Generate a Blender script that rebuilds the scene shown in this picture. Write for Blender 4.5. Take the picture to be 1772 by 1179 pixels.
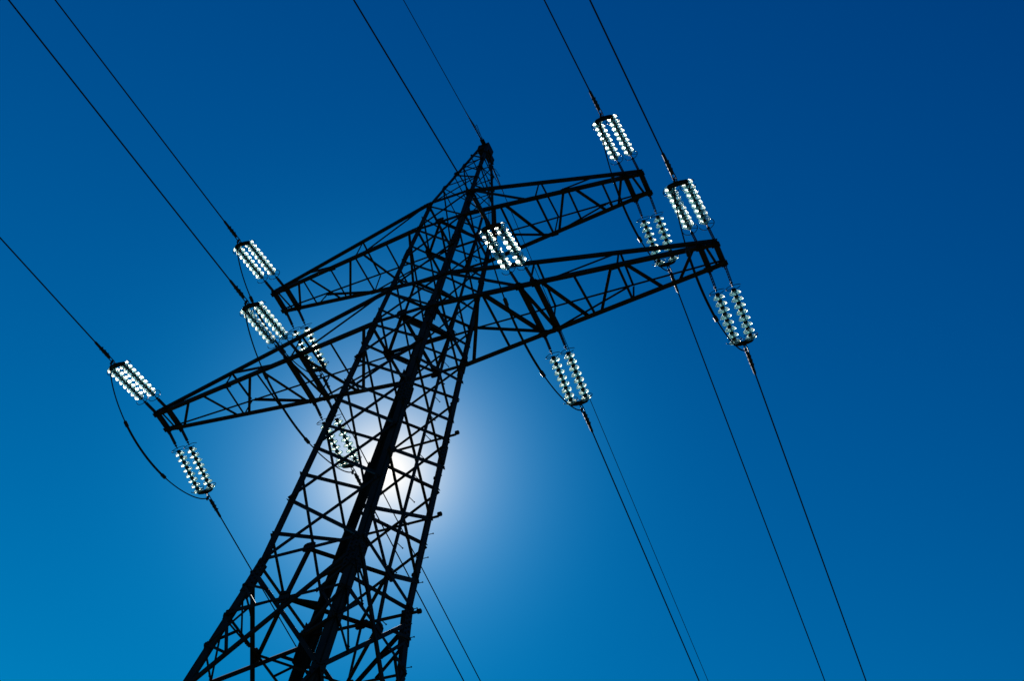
import bpy, bmesh, math, random
from mathutils import Vector, Matrix, Euler
random.seed(4)
R = math.radians
scene = bpy.context.scene
for o in list(bpy.data.objects): bpy.data.objects.remove(o)

# ------------------------------------------------------------------ camera, sky, sun, exposure
S = 0.75                                   # metres per survey unit
def H(z): return (z - 1.6) * S + 1.6       # survey height -> height above ground
cam = bpy.data.cameras.new('camera'); co = bpy.data.objects.new('camera', cam)
scene.collection.objects.link(co); scene.camera = co
co.location = (17.4434 * S, -19.3760 * S, 1.6)
co.rotation_euler = Euler((2.531150, -0.140609, 0.426887), 'XYZ')
cam.sensor_width = 36.0; cam.lens = 36.0 * 2370.47 / 1772.0
cam.clip_start = 0.05; cam.clip_end = 6000

SUN = Vector((-0.446277, 0.506551, 0.737728)).normalized()
SUN_EL = math.asin(SUN.z); SUN_AZ = math.atan2(SUN.x, SUN.y)
w = bpy.data.worlds.new("World"); scene.world = w; w.use_nodes = True
nt = w.node_tree; nt.nodes.clear(); N = nt.nodes.new; K = nt.links.new
def mth(op, a, b=None, c=None):
    n = N('ShaderNodeMath'); n.operation = op
    for i, v in enumerate((a, b, c)):
        if v is None: continue
        if isinstance(v, (int, float)): n.inputs[i].default_value = v
        else: K(v, n.inputs[i])
    return n.outputs[0]
out = N('ShaderNodeOutputWorld'); bg = N('ShaderNodeBackground')
sky = N('ShaderNodeTexSky'); sky.sky_type = 'NISHITA'; sky.sun_disc = False
sky.sun_elevation = SUN_EL; sky.sun_rotation = SUN_AZ
sky.air_density = 1.0; sky.dust_density = 0.0; sky.ozone_density = 3.0
sep = N('ShaderNodeSeparateColor'); K(sky.outputs[0], sep.inputs[0])         # polarised, deep blue air: hardly any red
cmb = N('ShaderNodeCombineColor')
cmb.inputs[0].default_value = 0.0
K(mth('MULTIPLY', mth('POWER', mth('MINIMUM', mth('MULTIPLY', sep.outputs[1], .1), .29), 2.572), 51.07), cmb.inputs[1])
K(mth('MULTIPLY', mth('POWER', mth('MINIMUM', mth('MULTIPLY', sep.outputs[2], .1), .55), 1.700), 13.85), cmb.inputs[2])
# aureole of the air round the sun, a function of the angle to the sun only
geo = N('ShaderNodeTexCoord'); dt = N('ShaderNodeVectorMath'); dt.operation = 'DOT_PRODUCT'
nrm = N('ShaderNodeVectorMath'); nrm.operation = 'NORMALIZE'; K(geo.outputs['Generated'], nrm.inputs[0])
K(nrm.outputs[0], dt.inputs[0]); dt.inputs[1].default_value = SUN
ang = mth('ARCCOSINE', mth('MINIMUM', dt.outputs['Value'], 0.9999999))
AUR = [((1.0, .696, .309), 13.26, 1.972, 1.174), ((0.0, .1908, .3276), 10.0, 6.536, 1.819)]
acc = cmb.outputs[0]
for col, amp, deg, pw in AUR:
    e = mth('MULTIPLY', mth('EXPONENT', mth('MULTIPLY', mth('POWER', mth('DIVIDE', ang, R(deg)), pw), -1.0)), amp)
    sc = N('ShaderNodeVectorMath'); sc.operation = 'SCALE'; sc.inputs[0].default_value = col; K(e, sc.inputs['Scale'])
    ad = N('ShaderNodeVectorMath'); ad.operation = 'ADD'; K(acc, ad.inputs[0]); K(sc.outputs[0], ad.inputs[1]); acc = ad.outputs[0]
disc = mth('MULTIPLY', mth('LESS_THAN', ang, R(0.27)), 14.0)
sc = N('ShaderNodeVectorMath'); sc.operation = 'SCALE'; sc.inputs[0].default_value = (1, .97, .9); K(disc, sc.inputs['Scale'])
ad = N('ShaderNodeVectorMath'); ad.operation = 'ADD'; K(acc, ad.inputs[0]); K(sc.outputs[0], ad.inputs[1]); acc = ad.outputs[0]
K(acc, bg.inputs[0]); bg.inputs[1].default_value = 0.1
K(bg.outputs[0], out.inputs[0])

sl = bpy.data.lights.new('sun', 'SUN'); so = bpy.data.objects.new('sun', sl); scene.collection.objects.link(so)
sl.energy = 5.0; sl.angle = R(0.53); sl.color = (1, .95, .86)
so.rotation_euler = (-SUN).to_track_quat('-Z', 'Y').to_euler()
so.location = (0, 0, 80)
scene.view_settings.view_transform = 'Standard'; scene.view_settings.look = 'None'
scene.view_settings.exposure = 0.0; scene.view_settings.gamma = 1.0
scene.cycles.max_bounces = 10; scene.cycles.transmission_bounces = 8; scene.cycles.transparent_max_bounces = 16

# ------------------------------------------------------------------ materials
def mat(name):
    m = bpy.data.materials.new(name); m.use_nodes = True
    return m, m.node_tree, m.node_tree.nodes['Principled BSDF']
def steel(name, c1, c2, rough, metal, scale, spec=.10):
    m, t, p = mat(name)
    tc = t.nodes.new('ShaderNodeTexCoord'); n = t.nodes.new('ShaderNodeTexNoise'); n.inputs['Scale'].default_value = scale; n.inputs['Detail'].default_value = 6
    t.links.new(tc.outputs['Object'], n.inputs['Vector'])
    r = t.nodes.new('ShaderNodeValToRGB'); r.color_ramp.elements[0].position = .35; r.color_ramp.elements[1].position = .7
    r.color_ramp.elements[0].color = (*c1, 1); r.color_ramp.elements[1].color = (*c2, 1)
    t.links.new(n.outputs['Fac'], r.inputs[0]); t.links.new(r.outputs[0], p.inputs['Base Color'])
    b = t.nodes.new('ShaderNodeMath'); b.operation = 'MULTIPLY_ADD'; t.links.new(n.outputs['Fac'], b.inputs[0]); b.inputs[1].default_value = .25; b.inputs[2].default_value = rough - .12
    t.links.new(b.outputs[0], p.inputs['Roughness']); p.inputs['Metallic'].default_value = metal; p.inputs['Specular IOR Level'].default_value = spec
    return m
M_STEEL = steel('weathered_steel', (.009, .006, .0045), (.024, .017, .012), .68, .08, 3.0)
M_PLATE = steel('gusset_steel', (.008, .006, .0045), (.02, .015, .011), .62, .08, 5.0)
M_FIT = steel('forged_fitting', (.012, .012, .013), (.03, .029, .027), .5, .3, 14.0)
M_CABLE = steel('aluminium_cable', (.010, .010, .010), (.022, .022, .021), .9, .0, 30.0, 0.0)
M_CONC = steel('footing_concrete', (.25, .24, .22), (.38, .37, .34), .9, 0, 4.0)
# toughened glass: thin clear sea-green shell; warm tint and edge-on scatter put in for backlit glow
M_GLASS, t, p = mat('toughened_glass')
p.inputs['Base Color'].default_value = (.86, .98, .97, 1); p.inputs['Roughness'].default_value = .08
p.inputs['IOR'].default_value = 1.5; p.inputs['Transmission Weight'].default_value = 1.0
tp = t.nodes.new('ShaderNodeBsdfTransparent'); tp.inputs[0].default_value = (.86, .97, .96, 1)
fr = t.nodes.new('ShaderNodeBsdfRefraction'); fr.inputs['Color'].default_value = (1, .94, .85, 1); fr.inputs['Roughness'].default_value = .40; fr.inputs['IOR'].default_value = 1.25
tr = t.nodes.new('ShaderNodeBsdfTranslucent'); tr.inputs[0].default_value = (.50, .92, .95, 1)
m2 = t.nodes.new('ShaderNodeMixShader'); m2.inputs[0].default_value = .45
t.links.new(fr.outputs[0], m2.inputs[1]); t.links.new(tr.outputs[0], m2.inputs[2])
m3 = t.nodes.new('ShaderNodeMixShader'); m3.inputs[0].default_value = .78
t.links.new(p.outputs[0], m3.inputs[1]); t.links.new(m2.outputs[0], m3.inputs[2])
lw = t.nodes.new('ShaderNodeLayerWeight'); lw.inputs['Blend'].default_value = .5
mr = t.nodes.new('ShaderNodeMapRange'); t.links.new(lw.outputs['Facing'], mr.inputs['Value'])
mr.inputs['From Min'].default_value = .05; mr.inputs['From Max'].default_value = .7; mr.inputs['To Min'].default_value = .38; mr.inputs['To Max'].default_value = .75
mx = t.nodes.new('ShaderNodeMixShader'); t.links.new(mr.outputs[0], mx.inputs[0])
t.links.new(tp.outputs[0], mx.inputs[1]); t.links.new(m3.outputs[0], mx.inputs[2])
t.links.new(mx.outputs[0], t.nodes['Material Output'].inputs['Surface'])
M_GROUND, t, p = mat('meadow')
n = t.nodes.new('ShaderNodeTexNoise'); n.inputs['Scale'].default_value = 600; n.inputs['Detail'].default_value = 8
r = t.nodes.new('ShaderNodeValToRGB'); r.color_ramp.elements[0].color = (.02, .035, .01, 1); r.color_ramp.elements[1].color = (.07, .08, .03, 1)
t.links.new(n.outputs['Fac'], r.inputs[0]); t.links.new(r.outputs[0], p.inputs['Base Color']); p.inputs['Roughness'].default_value = .95

# ------------------------------------------------------------------ helpers
C = scene.collection
def link(name, bm, m, parent=None, smooth=False):
    me = bpy.data.meshes.new(name)
    bmesh.ops.recalc_face_normals(bm, faces=bm.faces)
    if smooth:
        for f in bm.faces: f.smooth = True
    bm.to_mesh(me); bm.free(); me.materials.append(m)
    o = bpy.data.objects.new(name, me); C.objects.link(o); o.parent = parent
    return o
def thing(name, label, cat, loc=(0, 0, 0), group=None, rot=None):
    o = bpy.data.objects.new(name, None); C.objects.link(o); o.location = loc; o.empty_display_size = .3
    if rot is not None: o.rotation_euler = rot
    tag(o, label, cat, group); return o
def tag(o, label, cat, group=None):
    o['label'] = label; o['category'] = cat
    if group: o['group'] = group
def box(bm, o, ux, uy, uz):
    """box from corner o spanned by three edge vectors"""
    v = [bm.verts.new(o + ux * i + uy * j + uz * k) for i in (0, 1) for j in (0, 1) for k in (0, 1)]
    for f in ((0, 1, 3, 2), (4, 6, 7, 5), (0, 4, 5, 1), (2, 3, 7, 6), (0, 2, 6, 4), (1, 5, 7, 3)):
        bm.faces.new([v[i] for i in f])
def cbox(bm, c, ux, uy, uz): box(bm, c - (ux + uy + uz) / 2, ux, uy, uz)
def tube(bm, pts, rad, seg=10, cap=True, closed=False):
    pts = [Vector(q) for q in pts]; rings = []; n = len(pts)
    rads = rad if isinstance(rad, (list, tuple)) else [rad] * n
    up = None
    for i, q in enumerate(pts):
        a = pts[i - 1] if (i or closed) else q; b = pts[(i + 1) % n] if (i < n - 1 or closed) else q
        d = (b - a).normalized()
        if up is None: up = d.orthogonal().normalized()
        up = (up - d * up.dot(d)).normalized(); s = d.cross(up)
        rings.append([bm.verts.new(q + (up * math.cos(2 * math.pi * k / seg) + s * math.sin(2 * math.pi * k / seg)) * rads[i]) for k in range(seg)])
    m = n if closed else n - 1
    for i in range(m):
        A, B = rings[i], rings[(i + 1) % n]
        for k in range(seg): bm.faces.new((A[k], A[(k + 1) % seg], B[(k + 1) % seg], B[k]))
    if cap and not closed:
        bm.faces.new(rings[0][::-1]); bm.faces.new(rings[-1])
def lathe(bm, prof, seg=20, axis=Vector((0, 0, 1)), org=Vector((0, 0, 0)), closed=True):
    u = axis.orthogonal().normalized(); v = axis.cross(u); rings = []
    for r_, a_ in prof:
        rings.append([bm.verts.new(org + axis * a_ + (u * math.cos(2 * math.pi * k / seg) + v * math.sin(2 * math.pi * k / seg)) * r_) for k in range(seg)])
    n = len(rings)
    for i in range(n if closed else n - 1):
        A, B = rings[i], rings[(i + 1) % n]
        for k in range(seg): bm.faces.new((A[k], A[(k + 1) % seg], B[(k + 1) % seg], B[k]))
    if not closed:
        bm.faces.new(rings[0][::-1]); bm.faces.new(rings[-1])
CNT = [0]
def angle(bm, a, b, wd, n, t=None, w2=None, flip=1):
    """steel angle from a to b: one flange lies in the plane with normal n, the other stands on its edge towards -n"""
    a = Vector(a); b = Vector(b); d = (b - a).normalized(); n = Vector(n); n = (n - d * n.dot(d)).normalized()
    s = d.cross(n) * flip; t = t or max(.007, wd * .11); w2 = w2 or wd * .65
    L = b - a
    box(bm, a - s * wd / 2, L, s * wd, n * t)
    box(bm, a - s * wd / 2, L, s * t, n * -w2)
def brace(name, parent, a, b, wd, n, m=None, flip=1, w2=None):
    CNT[0] += 1
    n = Vector(n).normalized(); off = n * (.005 * (CNT[0] % 9))
    bm = bmesh.new(); a = Vector(a); b = Vector(b)
    mid = (a + b) / 2; a2 = a - mid + off; b2 = b - mid + off
    angle(bm, a2, b2, wd, n, flip=flip, w2=w2)
    d = (b2 - a2).normalized(); s = d.cross((n - d * n.dot(d)).normalized())
    for e, sg in ((a2, 1), (b2, -1)):                    # a bolt head or two at either end
        for j in (1.0, 2.1):
            q = e + d * sg * wd * j
            cbox(bm, q + n * (wd * .11 + .011), d * .022, s * .022, n * .022)
    o = link(name, bm, m or M_STEEL, parent); o.location = mid
    return o

# ------------------------------------------------------------------ the tower: dimensions
Z3, Z1, Z1T, Z2, Z2T, ZP = 25.4465, 36.1882, 38.1165, 42.2765, 44.0776, 49.7854
W3, W1, W2, WP = 1.4951, 1.1, 0.8796, 0.1844
V3, V1, V2, VP = 1.4951 * .9019, 1.1 * 1.0718, .8796 * 1.1025, 0.1844
SLX, SLY = .09, .10
SG = {'L': (-1, -1), 'F': (1, -1), 'N': (-1, 1), 'R': (1, 1)}      # four legs, by corner
def half(z):
    if z < Z3: return W3 + (Z3 - z) * SLX, V3 + (Z3 - z) * SLY
    if z < Z1: f = (z - Z3) / (Z1 - Z3); return W3 + (W1 - W3) * f, V3 + (V1 - V3) * f
    if z < Z2T: f = (z - Z1) / (Z2T - Z1); return W1 + (W2 - W1) * f, V1 + (V2 - V1) * f
    f = (z - Z2T) / (ZP - Z2T); return W2 + (WP - W2) * f, V2 + (VP - V2) * f
def P3(x, y, z): return Vector((x * S, y * S, H(z)))
def leg(c, z):
    x, y = half(z); sx, sy = SG[c]; return P3(sx * x, sy * y, z)
FACES = {'LF': ('L', 'F', Vector((0, -1, 0))), 'NR': ('N', 'R', Vector((0, 1, 0))), 'LN': ('L', 'N', Vector((-1, 0, 0))), 'FR': ('F', 'R', Vector((1, 0, 0)))}
def mid(f, z): a, b, _ = FACES[f]; return (leg(a, z) + leg(b, z)) / 2
ZG = (0 - 1.6) / S + 1.6

tower = thing('lattice_tower', 'tall dark steel lattice pylon with two tapering crossarm levels and a pointed peak', 'pylon', (0, 0, 0))
# legs: heavy angles in four lifts each, with splice plates
for c in 'LFNR':
    sx, sy = SG[c]; bm = bmesh.new()
    for za, zb, wd in ((ZG, Z3, .175), (Z3, Z1, .155), (Z1, Z2T, .13), (Z2T, ZP, .08)):
        a, b = leg(c, za), leg(c, zb); L = b - a; t = wd * .13
        box(bm, a, L, Vector((-sx * wd, 0, 0)), Vector((0, -sy * t, 0)))
        box(bm, a, L, Vector((-sx * t, 0, 0)), Vector((0, -sy * wd, 0)))
    lg = link('leg', bm, M_STEEL, tower)
    # splice plates with bolts where two lifts join
    for zs, hh in ((Z3 - .5, 1.25), (31.6, .8), (Z1 - .1, .9), (40.6, .55), (Z2T - .05, .5)):
        bm = bmesh.new(); a, b = leg(c, zs - hh / 2), leg(c, zs + hh / 2); L = b - a; wd = .2 if zs < Z1 else .15
        if zs < Z3: wd = .25
        g = .012
        box(bm, a + Vector((sx * g, sy * g, 0)), L, Vector((-sx * wd, 0, 0)), Vector((0, -sy * .010, 0)))
        box(bm, a + Vector((sx * g, sy * g, 0)), L, Vector((-sx * .010, 0, 0)), Vector((0, -sy * wd, 0)))
        nb = max(3, int(hh * 7))
        for i in range(nb):
            q = a + L * ((i + .5) / nb)
            for k in (.28, .7):
                cbox(bm, q + Vector((-sx * wd * k, sy * (g + .012), 0)), Vector((.03, 0, 0)), Vector((0, .024, 0)), Vector((0, 0, .03)))
                cbox(bm, q + Vector((sx * (g + .012), -sy * wd * k, 0)), Vector((.024, 0, 0)), Vector((0, .03, 0)), Vector((0, 0, .03)))
        link('splice_plate', bm, M_PLATE, lg)
    bm = bmesh.new(); q = leg(c, ZG)
    lathe(bm, [(.55, -.3), (.55, .25), (.45, .32)], 24, org=Vector((q.x, q.y, 0)), closed=False)
    link('footing', bm, M_CONC, lg)

# cross bracing; the nodes of neighbouring faces are staggered by half a panel
BN = [Z3, 27.83, 30.08, 32.28, 34.30, Z1, Z1T, 40.16, Z2, Z2T]
AN = [26.50, 28.90, 31.05, 33.20, 35.16, 37.10, 39.07, 41.18, 43.2]
def xface(f, z0, z1, wd, name='diagonal_brace'):
    a, b, n = FACES[f]
    brace(name, tower, leg(a, z0), leg(b, z1), wd, n, flip=1)
    brace(name, tower, leg(b, z0), leg(a, z1), wd, -n, flip=-1)
def wd_at(z): return .084 if z < 31 else .076 if z < Z1 - .5 else .066 if z < Z2 else .058
for z0, z1 in zip(BN, BN[1:]):
    for f in ('LF', 'NR'): xface(f, z0, z1, wd_at(z0))
for z0, z1 in zip(AN, AN[1:]):
    for f in ('LN', 'FR'): xface(f, z0, z1, wd_at(z0))
for f in ('LN', 'FR'):                     # half panels that close the staggered faces
    a, b, n = FACES[f]
    for c in (a, b):
        brace('diagonal_brace', tower, leg(c, AN[0]), mid(f, Z3), .08, n)
        brace('diagonal_brace', tower, leg(c, AN[-1]), mid(f, Z2T), .055, n)
# level frames: perimeter + diamond through the four midpoints
def ring(z, wd, faces=('LF', 'NR', 'LN', 'FR'), dia=True):
    for f in faces:
        a, b, n = FACES[f]; brace('horizontal_brace', tower, leg(a, z), leg(b, z), wd, n)
    if dia:
        for p_, q_ in (('LN', 'LF'), ('LF', 'FR'), ('FR', 'NR'), ('NR', 'LN')):
            brace('plan_brace', tower, mid(p_, z), mid(q_, z), wd * .8, (0, 0, 1))
ring(Z3, .085); ring(Z1, .105); ring(Z1T, .08, ('LF', 'NR')); ring(Z2, .09); ring(Z2T, .09, ('LF', 'NR', 'LN', 'FR'), False)
brace('plan_brace', tower, mid('LF', Z1), mid('NR', Z1), .07, (0, 0, 1))
brace('plan_brace', tower, mid('LN', Z1), mid('FR', Z1), .07, (0, 0, 1))
brace('plan_brace', tower, leg('F', Z1T), leg('N', Z1T), .06, (0, 0, 1))
brace('plan_brace', tower, leg('L', Z1T), leg('R', Z1T), .06, (0, 0, 1))
def gusset(f, z, w_, h_, c=None):
    """bolted node plate lying in a face of the tower"""
    a, b, n = FACES[f]; q = mid(f, z); u = (leg(b, z) - leg(a, z)).normalized(); up = Vector((0, 0, 1))
    bm = bmesh.new(); ks = ((-.5, -.3), (-.3, -.5), (.3, -.5), (.5, -.3), (.5, .3), (.3, .5), (-.3, .5), (-.5, .3))
    fr = [bm.verts.new(u * (x * w_) + up * (y * h_) + n * .055) for x, y in ks]
    bk = [bm.verts.new(u * (x * w_) + up * (y * h_) + n * .043) for x, y in ks]
    bm.faces.new(fr); bm.faces.new(bk[::-1])
    for i in range(8): bm.faces.new((fr[i], fr[i - 1], bk[i - 1], bk[i]))
    for x in (-.32, -.1, .1, .32):
        for y in (-.25, .25): cbox(bm, u * (x * w_) + up * (y * h_) + n * .065, u * .028, up * .028, n * .022)
    o = link('gusset_plate', bm, M_PLATE, tower); o.location = q
for f in ('LN', 'FR'):
    gusset(f, Z1, .30, .34); gusset(f, Z2, .26, .28); gusset(f, Z3, .28, .28)
for f in ('LF', 'NR'):
    gusset(f, Z1, .26, .26); gusset(f, Z2, .24, .2); gusset(f, Z3, .26, .24)
# straight far-side beams that stand proud of the right leg
for z in (32.6, 29.03, Z3 - .05):
    a = leg('N', z); b = leg('R', z); d = (b - a).normalized()
    o = brace('horizontal_brace', tower, a, b + d * .13, .08, (0, 1, 0))
    bm = bmesh.new(); lathe(bm, [(.035, -.03), (.05, -.02), (.05, .05), (.035, .06)], 12, axis=d, closed=False)
    k = link('beam_end', bm, M_PLATE, o); k.location = (b + d * .15) - o.location
# lower part below the waist: wide crossed panels with secondary bracing
Z5, Z6 = 20.75, 12.0
for f, (a, b, n) in FACES.items():
    z4 = 23.55
    for (p_, q_) in ((a, b), (b, a)):
        brace('diagonal_brace', tower, leg(p_, Z3 - .35), leg(q_, Z5), .085, n, w2=.04, flip=-1 if p_ == a else 1)
        brace('diagonal_brace', tower, leg(p_, Z5), leg(q_, Z6), .09, n, w2=.045)
    brace('horizontal_brace', tower, leg(a, z4), leg(b, z4), .07, n)
    for c, e in ((a, b), (b, a)):
        X0, X1 = leg(c, Z3 - .35), leg(e, Z5); Y0, Y1 = leg(c, Z5), leg(e, Z3 - .35)
        brace('secondary_brace', tower, leg(c, 24.55), X0 + (X1 - X0) * .23, .055, n)
        brace('secondary_brace', tower, leg(c, 24.55), mid(f, z4) * .5 + leg(c, z4) * .5, .05, n)
        brace('secondary_brace', tower, leg(c, 22.45), Y0 + (Y1 - Y0) * .27, .055, n)
        brace('secondary_brace', tower, leg(c, z4), Y0 + (Y1 - Y0) * .27, .05, n)
        brace('secondary_brace', tower, leg(c, 22.45), leg(c, z4) * .6 + mid(f, z4) * .4, .05, n)
    gusset(f, z4, .24, .30)
    brace('secondary_brace', tower, leg(a, z4 - .12), leg(a, z4 - .12) * .62 + leg(b, z4 + .1) * .38, .045, n)
    brace('secondary_brace', tower, mid(f, z4), mid(f, Z3), .06, n)
for z in (23.55,):
    for p_, q_ in (('LN', 'LF'), ('LF', 'FR'), ('FR', 'NR'), ('NR', 'LN')):
        brace('plan_brace', tower, mid(p_, z), mid(q_, z), .07, (0, 0, 1))

# peak above the upper crossarm
PB = [Z2T, 45.64, 46.85, 47.81, 48.75]
for i, (z0, z1) in enumerate(zip(PB, PB[1:])):
    for f in ('LF', 'NR', 'LN', 'FR'):
        a, b, n = FACES[f]
        if (i + (f in ('NR', 'LN'))) % 2: a, b = b, a
        brace('peak_brace', tower, leg(a, z0), leg(b, z1), .036, n)
    for f, (a, b, n) in FACES.items():
        brace('peak_brace', tower, leg(a, z1), leg(b, z1), .034, n)
bm = bmesh.new()                            # capping box with the two earth wire brackets
q = P3(0, 0, ZP)
cbox(bm, q + Vector((0, 0, -.16)), Vector((.34, 0, 0)), Vector((0, .34, 0)), Vector((0, 0, .30)))
cbox(bm, q + Vector((0, 0, .01)), Vector((.12, 0, 0)), Vector((0, .62, 0)), Vector((0, 0, .035)))
cbox(bm, q + Vector((.07, .28, -.10)), Vector((.014, 0, 0)), Vector((0, .3, 0)), Vector((0, 0, .22)))
cbox(bm, q + Vector((-.07, .28, -.10)), Vector((.014, 0, 0)), Vector((0, .3, 0)), Vector((0, 0, .22)))
cbox(bm, q + Vector((0, -.26, -.05)), Vector((.014, 0, 0)), Vector((0, .24, 0)), Vector((0, 0, .14)))
for i in range(4): cbox(bm, q + Vector((-.12 + .08 * i, -.18, -.16)), Vector((.024, 0, 0)), Vector((0, .02, 0)), Vector((0, 0, .024)))
link('peak_cap', bm, M_PLATE, tower)

# climbing pole with pegs on the right face, pegs on the right leg, earth cables down the far face
pole = bmesh.new(); a = mid('FR', 23.6); b = mid('FR', 43.9)
off = Vector((.02, 0, 0))
for z0, z1 in ((23.6, Z3), (Z3, Z1), (Z1, 43.9)): angle(pole, mid('FR', z0) + off, mid('FR', z1) + off, .058, (1, 0, 0))
ladder = link('climbing_pole', pole, M_STEEL, tower)
def peg(par, q, d, L=.17):
    bm = bmesh.new(); tube(bm, [q, q + d * L], .0085, 6); lathe(bm, [(.016, 0), (.016, .014)], 8, axis=d.normalized(), org=q + d * L, closed=False)
    link('step_bolt', bm, M_FIT, par)
z = 23.9
while z < 43.5:
    q = mid('FR', z) + off; peg(ladder, q, Vector((.25, .97, 0))); z += .9
legR = [o for o in tower.children if o.name.startswith('leg')][3]
z = 20.0
while z < 29:
    peg(legR, leg('R', z), Vector((1, 0, 0)), .10); z += .92
def down(z, k): return leg('R', z) + Vector((-.15 - k * .045, .06, 0))
for k in (0, 1):
    bm = bmesh.new(); pts = [down(z, k) for z in [ZG + .3, Z5, 22.5, Z3, 27, 29, 31, 33, 35, Z1, 38, 40, 42, Z2T, 46, 48]]
    tube(bm, pts, .0075, 6); link('earth_cable', bm, M_CABLE, tower)
for z in (21.4, 23.4, Z3, 26.9, 29.05, 30.8, 32.6, 34.3, 38.4, 41.2):
    bm = bmesh.new(); q = down(z, .5)
    cbox(bm, q, Vector((.10, 0, 0)), Vector((0, .05, 0)), Vector((0, 0, .07)))
    cbox(bm, q + Vector((.09, -.02, 0)), Vector((.13, 0, 0)), Vector((0, .012, 0)), Vector((0, 0, .03)))
    link('cable_bracket', bm, M_FIT, tower)

# ------------------------------------------------------------------ crossarms
ARM = {1: dict(zb=Z1, zt=Z1T, X=9.9404, Xi=9.4798, t=.3320), 2: dict(zb=Z2, zt=Z2T, X=7.2155, Xi=6.6892, t=.3854)}
XM, XMI = 4.4234, 3.9142
def chord(lv, c, x, s):
    """point on a chord at distance x from the tower axis; s = +1 right arm, -1 left arm"""
    A = ARM[lv]; z = A['zb'] if c[0] == 'B' else A['zt']; sg = -1 if c[1] == '-' else 1
    wx, wy = half(z); f = (x - wx) / (A['X'] - wx)
    return P3(s * x, sg * (wy + (A['t'] - wy) * f), z + ((A['zb'] + .13 - z) * f if c[0] == 'T' else 0))
BR = {1: '''B- 4.58 B+ 5.46 .075
B- 5.62 B+ 5.70 .05
B- 6.79 B+ 5.95 .07
B- 6.99 B+ 6.98 .05
B- 7.22 B+ 7.97 .07
B- 9.27 B+ 8.55 .07
B- 3.92 B+ 4.38 .07
B- 2.75 B+ 3.95 .09
B- 2.57 B+ 1.39 .08
B- 2.70 B+ 2.70 .05
B- 6.99 T- 6.97 .05
B- 4.87 T- 6.96 .055
B- 4.27 T- 4.22 .055
B- 3.90 T- 1.16 .06
T- 7.01 T+ 6.95 .045
T- 4.28 T+ 4.18 .045
B+ 7.00 T+ 6.95 .045
B+ 4.25 T+ 4.18 .045
B+ 4.50 T+ 6.85 .065
B+ 4.05 T+ 1.16 .065
B- 9.64 B+ 9.75 .05''', 2: '''B- 2.42 B+ 3.25 .07
B- 2.26 B+ 2.24 .05
B- 3.56 B+ 3.57 .05
B- 4.53 B+ 3.78 .065
B- 4.68 B+ 4.67 .045
B- 4.90 B+ 5.61 .065
B- 5.87 B+ 5.87 .045
B- 6.55 B+ 6.08 .065
B- 6.90 B+ 7.07 .05
B- 2.05 B+ 1.25 .07
B- 3.56 T- 3.54 .045
B- 4.46 T- 5.79 .055
B- 3.23 T- .95 .055
T- 3.57 T+ 3.62 .04
B+ 3.59 T+ 3.60 .04
B+ 3.72 T+ 5.67 .06
B+ 5.84 T+ 5.67 .045
B+ 3.45 T+ .97 .055'''}
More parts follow.
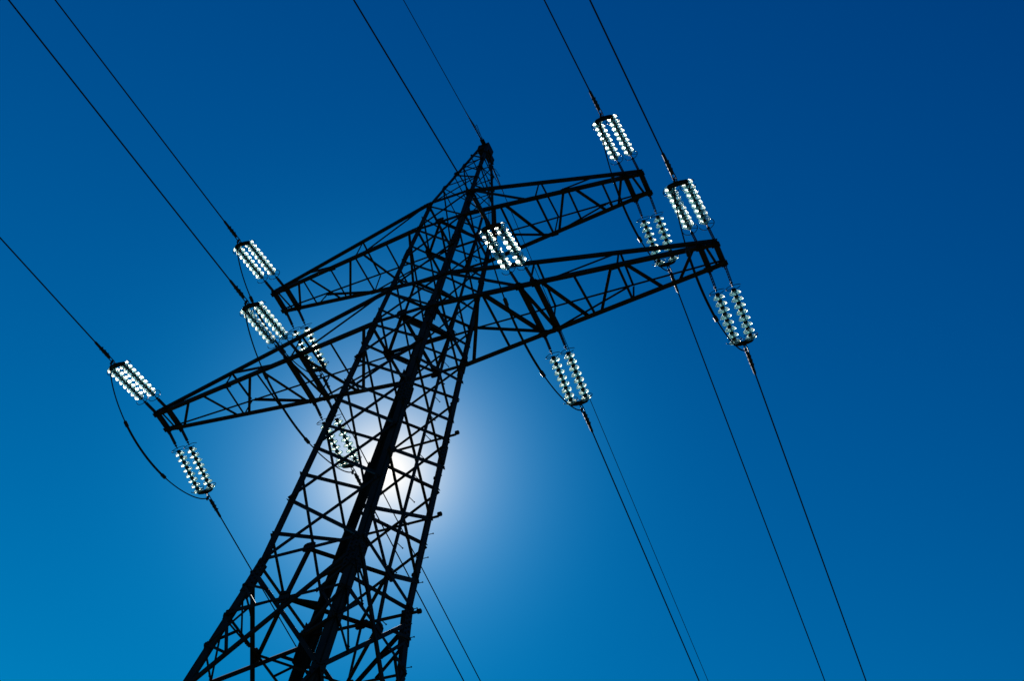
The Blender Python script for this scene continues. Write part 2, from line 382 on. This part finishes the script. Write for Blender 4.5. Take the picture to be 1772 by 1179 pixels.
for lv in (1, 2):
    A = ARM[lv]
    for s in (1, -1):
        arm = bpy.data.objects.new('crossarm', None); C.objects.link(arm); arm.parent = tower
        arm['label'] = ('long lower ' if lv == 1 else 'shorter upper ') + ('right' if s == 1 else 'left') + ' crossarm'
        wB = half(A['zb'])[0]; wT = half(A['zt'])[0]
        for c, wd in (('B-', .108), ('B+', .148), ('T-', .096), ('T+', .06)):
            x0 = wB if c[0] == 'B' else wT
            nn = Vector((0, -1 if c[1] == '-' else 1, 0))
            brace('chord', arm, chord(lv, c, x0, s), chord(lv, c, A['X'] + .06, s), wd, nn, flip=(-1 if c[1] == '-' else 1) * s)
        for ln in BR[lv].split('\n'):
            a, xa, b, xb, wd = ln.split()
            if s == -1 and a[0] == 'B' and b[0] == 'B':       # the floor bracing of the two arms is turned half round
                a, b = b, a; xa, xb = xa, xb
                pa = chord(lv, 'B+', float(xa), s); pb = chord(lv, 'B-', float(xb), s)
            else: pa = chord(lv, a, float(xa), s); pb = chord(lv, b, float(xb), s)
            if a[0] == 'B' and b[0] == 'B': nn = (0, 0, -1)
            elif a[0] == 'T': nn = (0, 0, 1)
            else: nn = (0, -1 if a[1] == '-' else 1, 0)
            brace('brace', arm, pa, pb, float(wd), nn)
        bars = [A['X'], A['Xi']] + ([XM, XMI] if lv == 1 else [])
        for x in bars:                                        # double channel bars that carry the insulators
            p0 = chord(lv, 'B-', x, s); p1 = chord(lv, 'B+', x, s); d = (p1 - p0).normalized()
            p0 = p0 - d * .05; p1 = p1 + d * .05; m_ = (p0 + p1) / 2; bm = bmesh.new()
            ux = Vector((1, 0, 0)); uz = Vector((0, 0, 1)); L = p1 - p0; q = p0 - m_ - uz * .028
            cbox(bm, q + L / 2, L, ux * .115, uz * .012)
            cbox(bm, q + L / 2 + ux * .052 + uz * .045, L, ux * .010, uz * .078)
            cbox(bm, q + L / 2 - ux * .052 + uz * .045, L, ux * .010, uz * .078)
            for e, g in ((p0 - m_, -1), (p1 - m_, 1)):        # hanger plates
                cbox(bm, e + Vector((0, g * .02, -.055)), ux * .016, Vector((0, .11, 0)), uz * .10)
                cbox(bm, e + Vector((0, g * .01, -.014)), ux * .125, Vector((0, .09, 0)), uz * .012)
            b_ = link('attachment_bar', bm, M_STEEL, arm); b_.location = m_
        # node plates on the lower chords where bars and bracing meet
        for c, xs in (('B-', bars + ([6.9] if lv == 1 else [4.6])), ('B+', bars + ([4.2] if lv == 1 else [3.6]))):
            for x in xs:
                bm = bmesh.new(); cbox(bm, Vector((0, 0, -.04)), Vector((.20, 0, 0)), Vector((0, .125, 0)), Vector((0, 0, .010)))
                for i in (-.075, -.025, .025, .075):
                    for j in (-.036, .036): cbox(bm, Vector((i, j, -.054)), Vector((.024, 0, 0)), Vector((0, .024, 0)), Vector((0, 0, .018)))
                o = link('node_plate', bm, M_PLATE, arm); o.location = chord(lv, c, x, s) + Vector((0, 0, -.003 * (bars.index(x) if x in bars else 5)))

# ------------------------------------------------------------------ insulator sets
def att(x, sg, z):
    lv = 1 if z == Z1 else 2
    c = 'B-' if sg < 0 else 'B+'; return chord(lv, c, abs(x), 1 if x > 0 else -1)
XT = (9.9404 + 9.4798) / 2; XMM = (XM + XMI) / 2; XU = (7.2155 + 6.6892) / 2
SL = {-1: (R(.37), .236, 2.540), 1: (R(.09), .239, 2.568)}
def sdir(sg): az, sl, L = SL[sg]; return Vector((math.sin(az), sg * math.cos(az), -sl)).normalized()
LS = 1.905
def build_set():
    """local frame: +Y runs out along the strings, X across them, Z up"""
    root = bpy.data.objects.new('insulator_set', None); C.objects.link(root)
    Y = Vector((0, 1, 0)); X = Vector((1, 0, 0)); Z = Vector((0, 0, 1)); hs = .187
    for i in (-1, 1):
        bm = bmesh.new(); o = X * i * hs
        tube(bm, [o + Y * .00, o + Y * .05], .02, 8)                                         # shackle
        box(bm, o + Y * .05 + X * .012 - Z * .028, Y * .40, X * .012, Z * .066)              # twin-plate extension link
        box(bm, o + Y * .05 - X * .022 - Z * .028, Y * .40, X * .012, Z * .066)
        for k in range(6): tube(bm, [o + Y * (.08 + k * .066) - X * .027, o + Y * (.08 + k * .066) + X * .027], .010, 6)
        tube(bm, [o + Y * .45, o + Y * .58], .014, 8)
        lathe(bm, [(.02, .47), (.035, .48), (.035, .50), (.02, .51)], 10, axis=Y, org=o, closed=False)
        link('extension_link', bm, M_FIT, root)
        bm = bmesh.new()                                                                     # caps and pins of the string
        prof = []
        for k in range(8):
            a = .665 + k * .157
            prof += [(.022, a - .045), (.044, a - .038), (.051, a - .01), (.048, a + .04), (.034, a + .055), (.024, a + .062), (.022, a + .11)]
        prof.append((.018, 1.84)); lathe(bm, prof, 14, axis=Y, org=o, closed=False)
        st = link('insulator_string', bm, M_FIT, root, True)
        for k in range(8):
            if i == -1 and k == 0:
                bm = bmesh.new()
                lathe(bm, [(.049, .020), (.070, .024), (.098, .038), (.120, .058), (.1275, .074), (.1275, .082), (.121, .083), (.114, .070), (.106, .068), (.102, .088), (.096, .088),
                           (.092, .062), (.083, .060), (.079, .084), (.073, .084), (.069, .056), (.052, .052), (.049, .040)], 26, axis=Y)
                disc = link('glass_disc', bm, M_GLASS, st, True); first = disc; disc.scale = (1.02, 1.15, 1.02)
            else:
                disc = first.copy(); C.objects.link(disc); disc.parent = st
            disc.location = o + Y * (.655 + k * .157)
            disc.rotation_euler = (0, random.uniform(0, 6.28), 0)
        for a, ph, in ((.60, .5), (1.80, 3.4)):                                              # open guard rings
            bm = bmesh.new(); pts = []
            for k in range(25):
                th = ph + (k / 24) * R(318); rr = .168 if k > 1 else .185
                pts.append(o + Y * a + X * math.cos(th) * rr + Z * math.sin(th) * rr)
            tube(bm, pts, .008, 6)
            tube(bm, [o + Y * (a + .02), pts[12]], .0065, 6); link('guard_ring', bm, M_FIT, st)
    bm = bmesh.new()                                                                         # banana-shaped yoke plate
    ks = [(-.20, 1.84), (-.235, 1.86), (-.235, 1.90), (-.19, 1.935), (-.09, 1.955), (.09, 1.955), (.19, 1.935), (.235, 1.90), (.235, 1.86), (.20, 1.84), (.12, 1.86), (0, 1.875), (-.12, 1.86)]
    for zz in (-.032, .020):
        fr = [bm.verts.new((x, y, zz)) for x, y in ks]; bk = [bm.verts.new((x, y, zz + .012)) for x, y in ks]
        bm.faces.new(fr[::-1]); bm.faces.new(bk)
        for k in range(len(ks)): bm.faces.new((fr[k - 1], fr[k], bk[k], bk[k - 1]))
    for x in (-.187, 0, .187): tube(bm, [Vector((x, 1.90, -.055)), Vector((x, 1.90, .055))], .02, 8)
    tube(bm, [Vector((-.2, 1.90, -.005)), Vector((0, 1.915, -.005)), Vector((.2, 1.90, -.005))], .022, 8)
    link('yoke_plate', bm, M_FIT, root)
    return root
def copy_tree(o, parent=None):
    c = o.copy(); C.objects.link(c); c.parent = parent
    for ch in list(o.children): copy_tree(ch, c)
    return c
SETS = [
 (-XT, Z1, -1, 'bright glass double insulator beyond the lower left crossarm tip, leftmost of all'),
 (-XT, Z1, 1, 'bluish glass double insulator below the tip of the lower left crossarm'),
 (-XMM, Z1, -1, 'glaring white double insulator crossing the top edge of the lower left crossarm'),
 (-XMM, Z1, 1, 'sparkling double insulator behind the tower legs, closest to the sun'),
 (-XU, Z2, -1, 'bright glass double insulator beyond the upper left crossarm tip, topmost on the left'),
 (-XU, Z2, 1, 'pale double insulator partly behind the top chord of the lower left crossarm'),
 (XMM, Z1, -1, 'white double insulator in front of the right tower leg, between two right crossarms'),
 (XMM, Z1, 1, 'blue-white double insulator under the middle of the lower right crossarm'),
 (XU, Z2, -1, 'white double insulator above the tip of the upper right crossarm, topmost of all'),
 (XU, Z2, 1, 'sea-green double insulator between the tips of the two right crossarms'),
 (XT, Z1, -1, 'white double insulator above the tip of the lower right crossarm'),
 (XT, Z1, 1, 'sea-green double insulator below the lower right crossarm tip, rightmost of all')]
proto = build_set()
for i, (x, z, sg, lab) in enumerate(SETS):
    r_ = proto if i == 0 else copy_tree(proto)
    v = sdir(sg); xa = Vector((1, 0, 0)); xa = (xa - v * xa.dot(v)).normalized()
    if sg < 0: xa = -xa
    za = xa.cross(v)
    m_ = Matrix((xa, v, za)).transposed().to_4x4()
    q = att(x, sg, z); f = SL[sg][2] * S / LS
    m_.translation = q + v * .0
    r_.matrix_world = m_; tag(r_, lab, 'insulator', 'double glass insulator strings on the pylon')
    r_.location = q; r_.rotation_euler = m_.to_euler()

# ------------------------------------------------------------------ conductors, jumpers, earth wires
CD = {-1: (R(.26), .1771, .0001, .1411, .0004), 1: (R(-1.64), .0920, .00002, .1042, .00002)}
def cpath(q0, sg, earth=False, u0=0, u1=200):
    az, s1, k1, se, ke = CD[sg]; h = Vector((math.sin(az), sg * math.cos(az), 0))
    s_, k = (se, ke) if earth else (s1, k1)
    pts = []; u = u0
    while u < u1:
        pts.append(q0 + h * u + Vector((0, 0, -s_ * u + k / S * u * u))); u += .6 if u < 12 else 3 if u < 60 else 10
    return pts
def conductor(q0, sg, lab, grp):
    pts = cpath(q0, sg, u0=.72, u1=(60 if sg < 0 else 230)); o0 = pts[0]
    bm = bmesh.new(); tube(bm, [p_ - o0 for p_ in pts], .0165, 8)
    o = link('conductor_cable', bm, M_CABLE, None, True); o.location = o0; tag(o, lab, 'power line', grp)
    d = (pts[1] - pts[0]).normalized(); side = d.cross(Vector((0, 0, 1))).normalized(); up = side.cross(d)
    base = q0 - o0
    bm = bmesh.new()                                      # dead-end clamp body
    tube(bm, [-d * .46, -d * .44, -d * .20, -d * .05, d * .10, d * .14], [.026, .042, .042, .034, .032, .018], 10)
    cbox(bm, -d * .3 + up * .035, d * .2, side * .05, up * .02)
    for k in range(3): cbox(bm, -d * (.12 + k * .11) + up * .01, d * .02, side * .092, up * .07)
    link('dead_end_clamp', bm, M_FIT, o)
    bm = bmesh.new()                                      # loop link from the yoke to the clamp
    c0 = base + d * .03
    tube(bm, [c0, c0 + d * .10 + side * .035, -d * .46 + side * .035, -d * .40, -d * .46 - side * .035, c0 + d * .10 - side * .035, c0], .012, 8)
    tube(bm, [c0 - side * .04 + d * .03, c0 + side * .04 + d * .03], .017, 8)
    link('loop_link', bm, M_FIT, o)
names = {(-XT, Z1): 'lower left crossarm tip', (-XMM, Z1): 'middle of the lower left crossarm', (-XU, Z2): 'upper left crossarm tip',
         (XMM, Z1): 'middle of the lower right crossarm', (XU, Z2): 'upper right crossarm tip', (XT, Z1): 'lower right crossarm tip'}
ends = {}
for x, z, sg, lab in SETS:
    v = sdir(sg); q0 = att(x, sg, z) + v * (1.91); ends[(x, z, sg)] = q0
    where = 'from the %s up to the top edge' if sg < 0 else 'from the %s to the bottom edge'
    if sg < 0 and (x, z) == (-XT, Z1): where = 'from the %s to the left edge'
    conductor(q0, sg, 'dark power line ' + where % names[(x, z)], 'power lines strung from the pylon')
for (x, z), nm in names.items():
    A = ends[(x, z, -1)] + sdir(-1) * .16; B = ends[(x, z, 1)] + sdir(1) * .16
    def jp(t): b = 4 * t * (1 - t); g = b * .38 + math.sqrt(max(b, 0)) * .62; return A + (B - A) * t + Vector((-.277, 0, -1.077)) * g * S
    pts = [jp((1 - math.cos(math.pi * k / 60)) / 2) for k in range(61)]; o0 = pts[0].copy()
    bm = bmesh.new(); tube(bm, [p_ - o0 for p_ in pts], .0155, 8)
    o = link('jumper_cable', bm, M_CABLE, None, True); o.location = o0
    tag(o, 'slack jumper cable looping under the ' + nm, 'cable', 'jumper loops below the crossarms')
    bm = bmesh.new(); seg = [jp(.31 + .37 * k / 16) - o0 for k in range(17)]; tube(bm, seg, .028, 10)
    sp = link('stiffening_tube', bm, M_CABLE, o, True)
    for t0, t1 in ((.285, .325), (.665, .705)):
        bm = bmesh.new(); tube(bm, [jp(t0) - o0, jp(t0 + .006) - o0, jp(t1 - .006) - o0, jp(t1) - o0], [.02, .045, .045, .02], 10)
        link('sleeve_clamp', bm, M_FIT, sp)
    for q_, g in ((pts[0] - o0, sdir(-1)), (pts[-1] - o0, sdir(1))):
        bm = bmesh.new(); cbox(bm, q_ - Vector((0, 0, .05)), Vector((.03, 0, 0)), Vector((0, .05, 0)), Vector((0, 0, .14))); link('terminal_lug', bm, M_FIT, o)
for sg, lab in ((-1, 'thin earth wire running from the pointed peak up to the top edge'), (1, 'thin earth wire running from the pointed peak down past the right crossarms')):
    q0 = P3(0, sg * .3, ZP - .1 + (.08 if sg < 0 else -.1)) 
    pts = cpath(q0, sg, True, u0=.2, u1=(60 if sg < 0 else 230)); o0 = pts[0]
    bm = bmesh.new(); tube(bm, [p_ - o0 for p_ in pts], .0115, 6)
    o = link('earth_wire', bm, M_CABLE, None, True); o.location = o0; tag(o, lab, 'wire', 'earth wires from the peak')
    d = (pts[1] - pts[0]).normalized(); bm = bmesh.new()
    tube(bm, [-d * .2, d * .5, d * 1.0], [.022, .022, .012], 8)
    side = d.cross(Vector((0, 0, 1))).normalized()
    tube(bm, [-d * .15 - side * .05, d * .35 - side * .06 - Vector((0, 0, .05)), d * .9 - Vector((0, 0, .01))], .009, 6)
    link('wire_clamp', bm, M_FIT, o)
    bm = bmesh.new(); tube(bm, [d * .35, d * .45 + Vector((.12, 0, -.05)), d * .2 + Vector((.16, -sg * .1, -.3)), Vector((.1, -sg * .25, -.6))], .008, 6); link('bonding_lead', bm, M_CABLE, o)

# ------------------------------------------------------------------ ground, far below the frame
bm = bmesh.new(); v = [bm.verts.new(q) for q in ((-3000, -3000, 0), (3000, -3000, 0), (3000, 3000, 0), (-3000, 3000, 0))]; bm.faces.new(v)
g = link('ground', bm, M_GROUND); g['kind'] = 'structure'
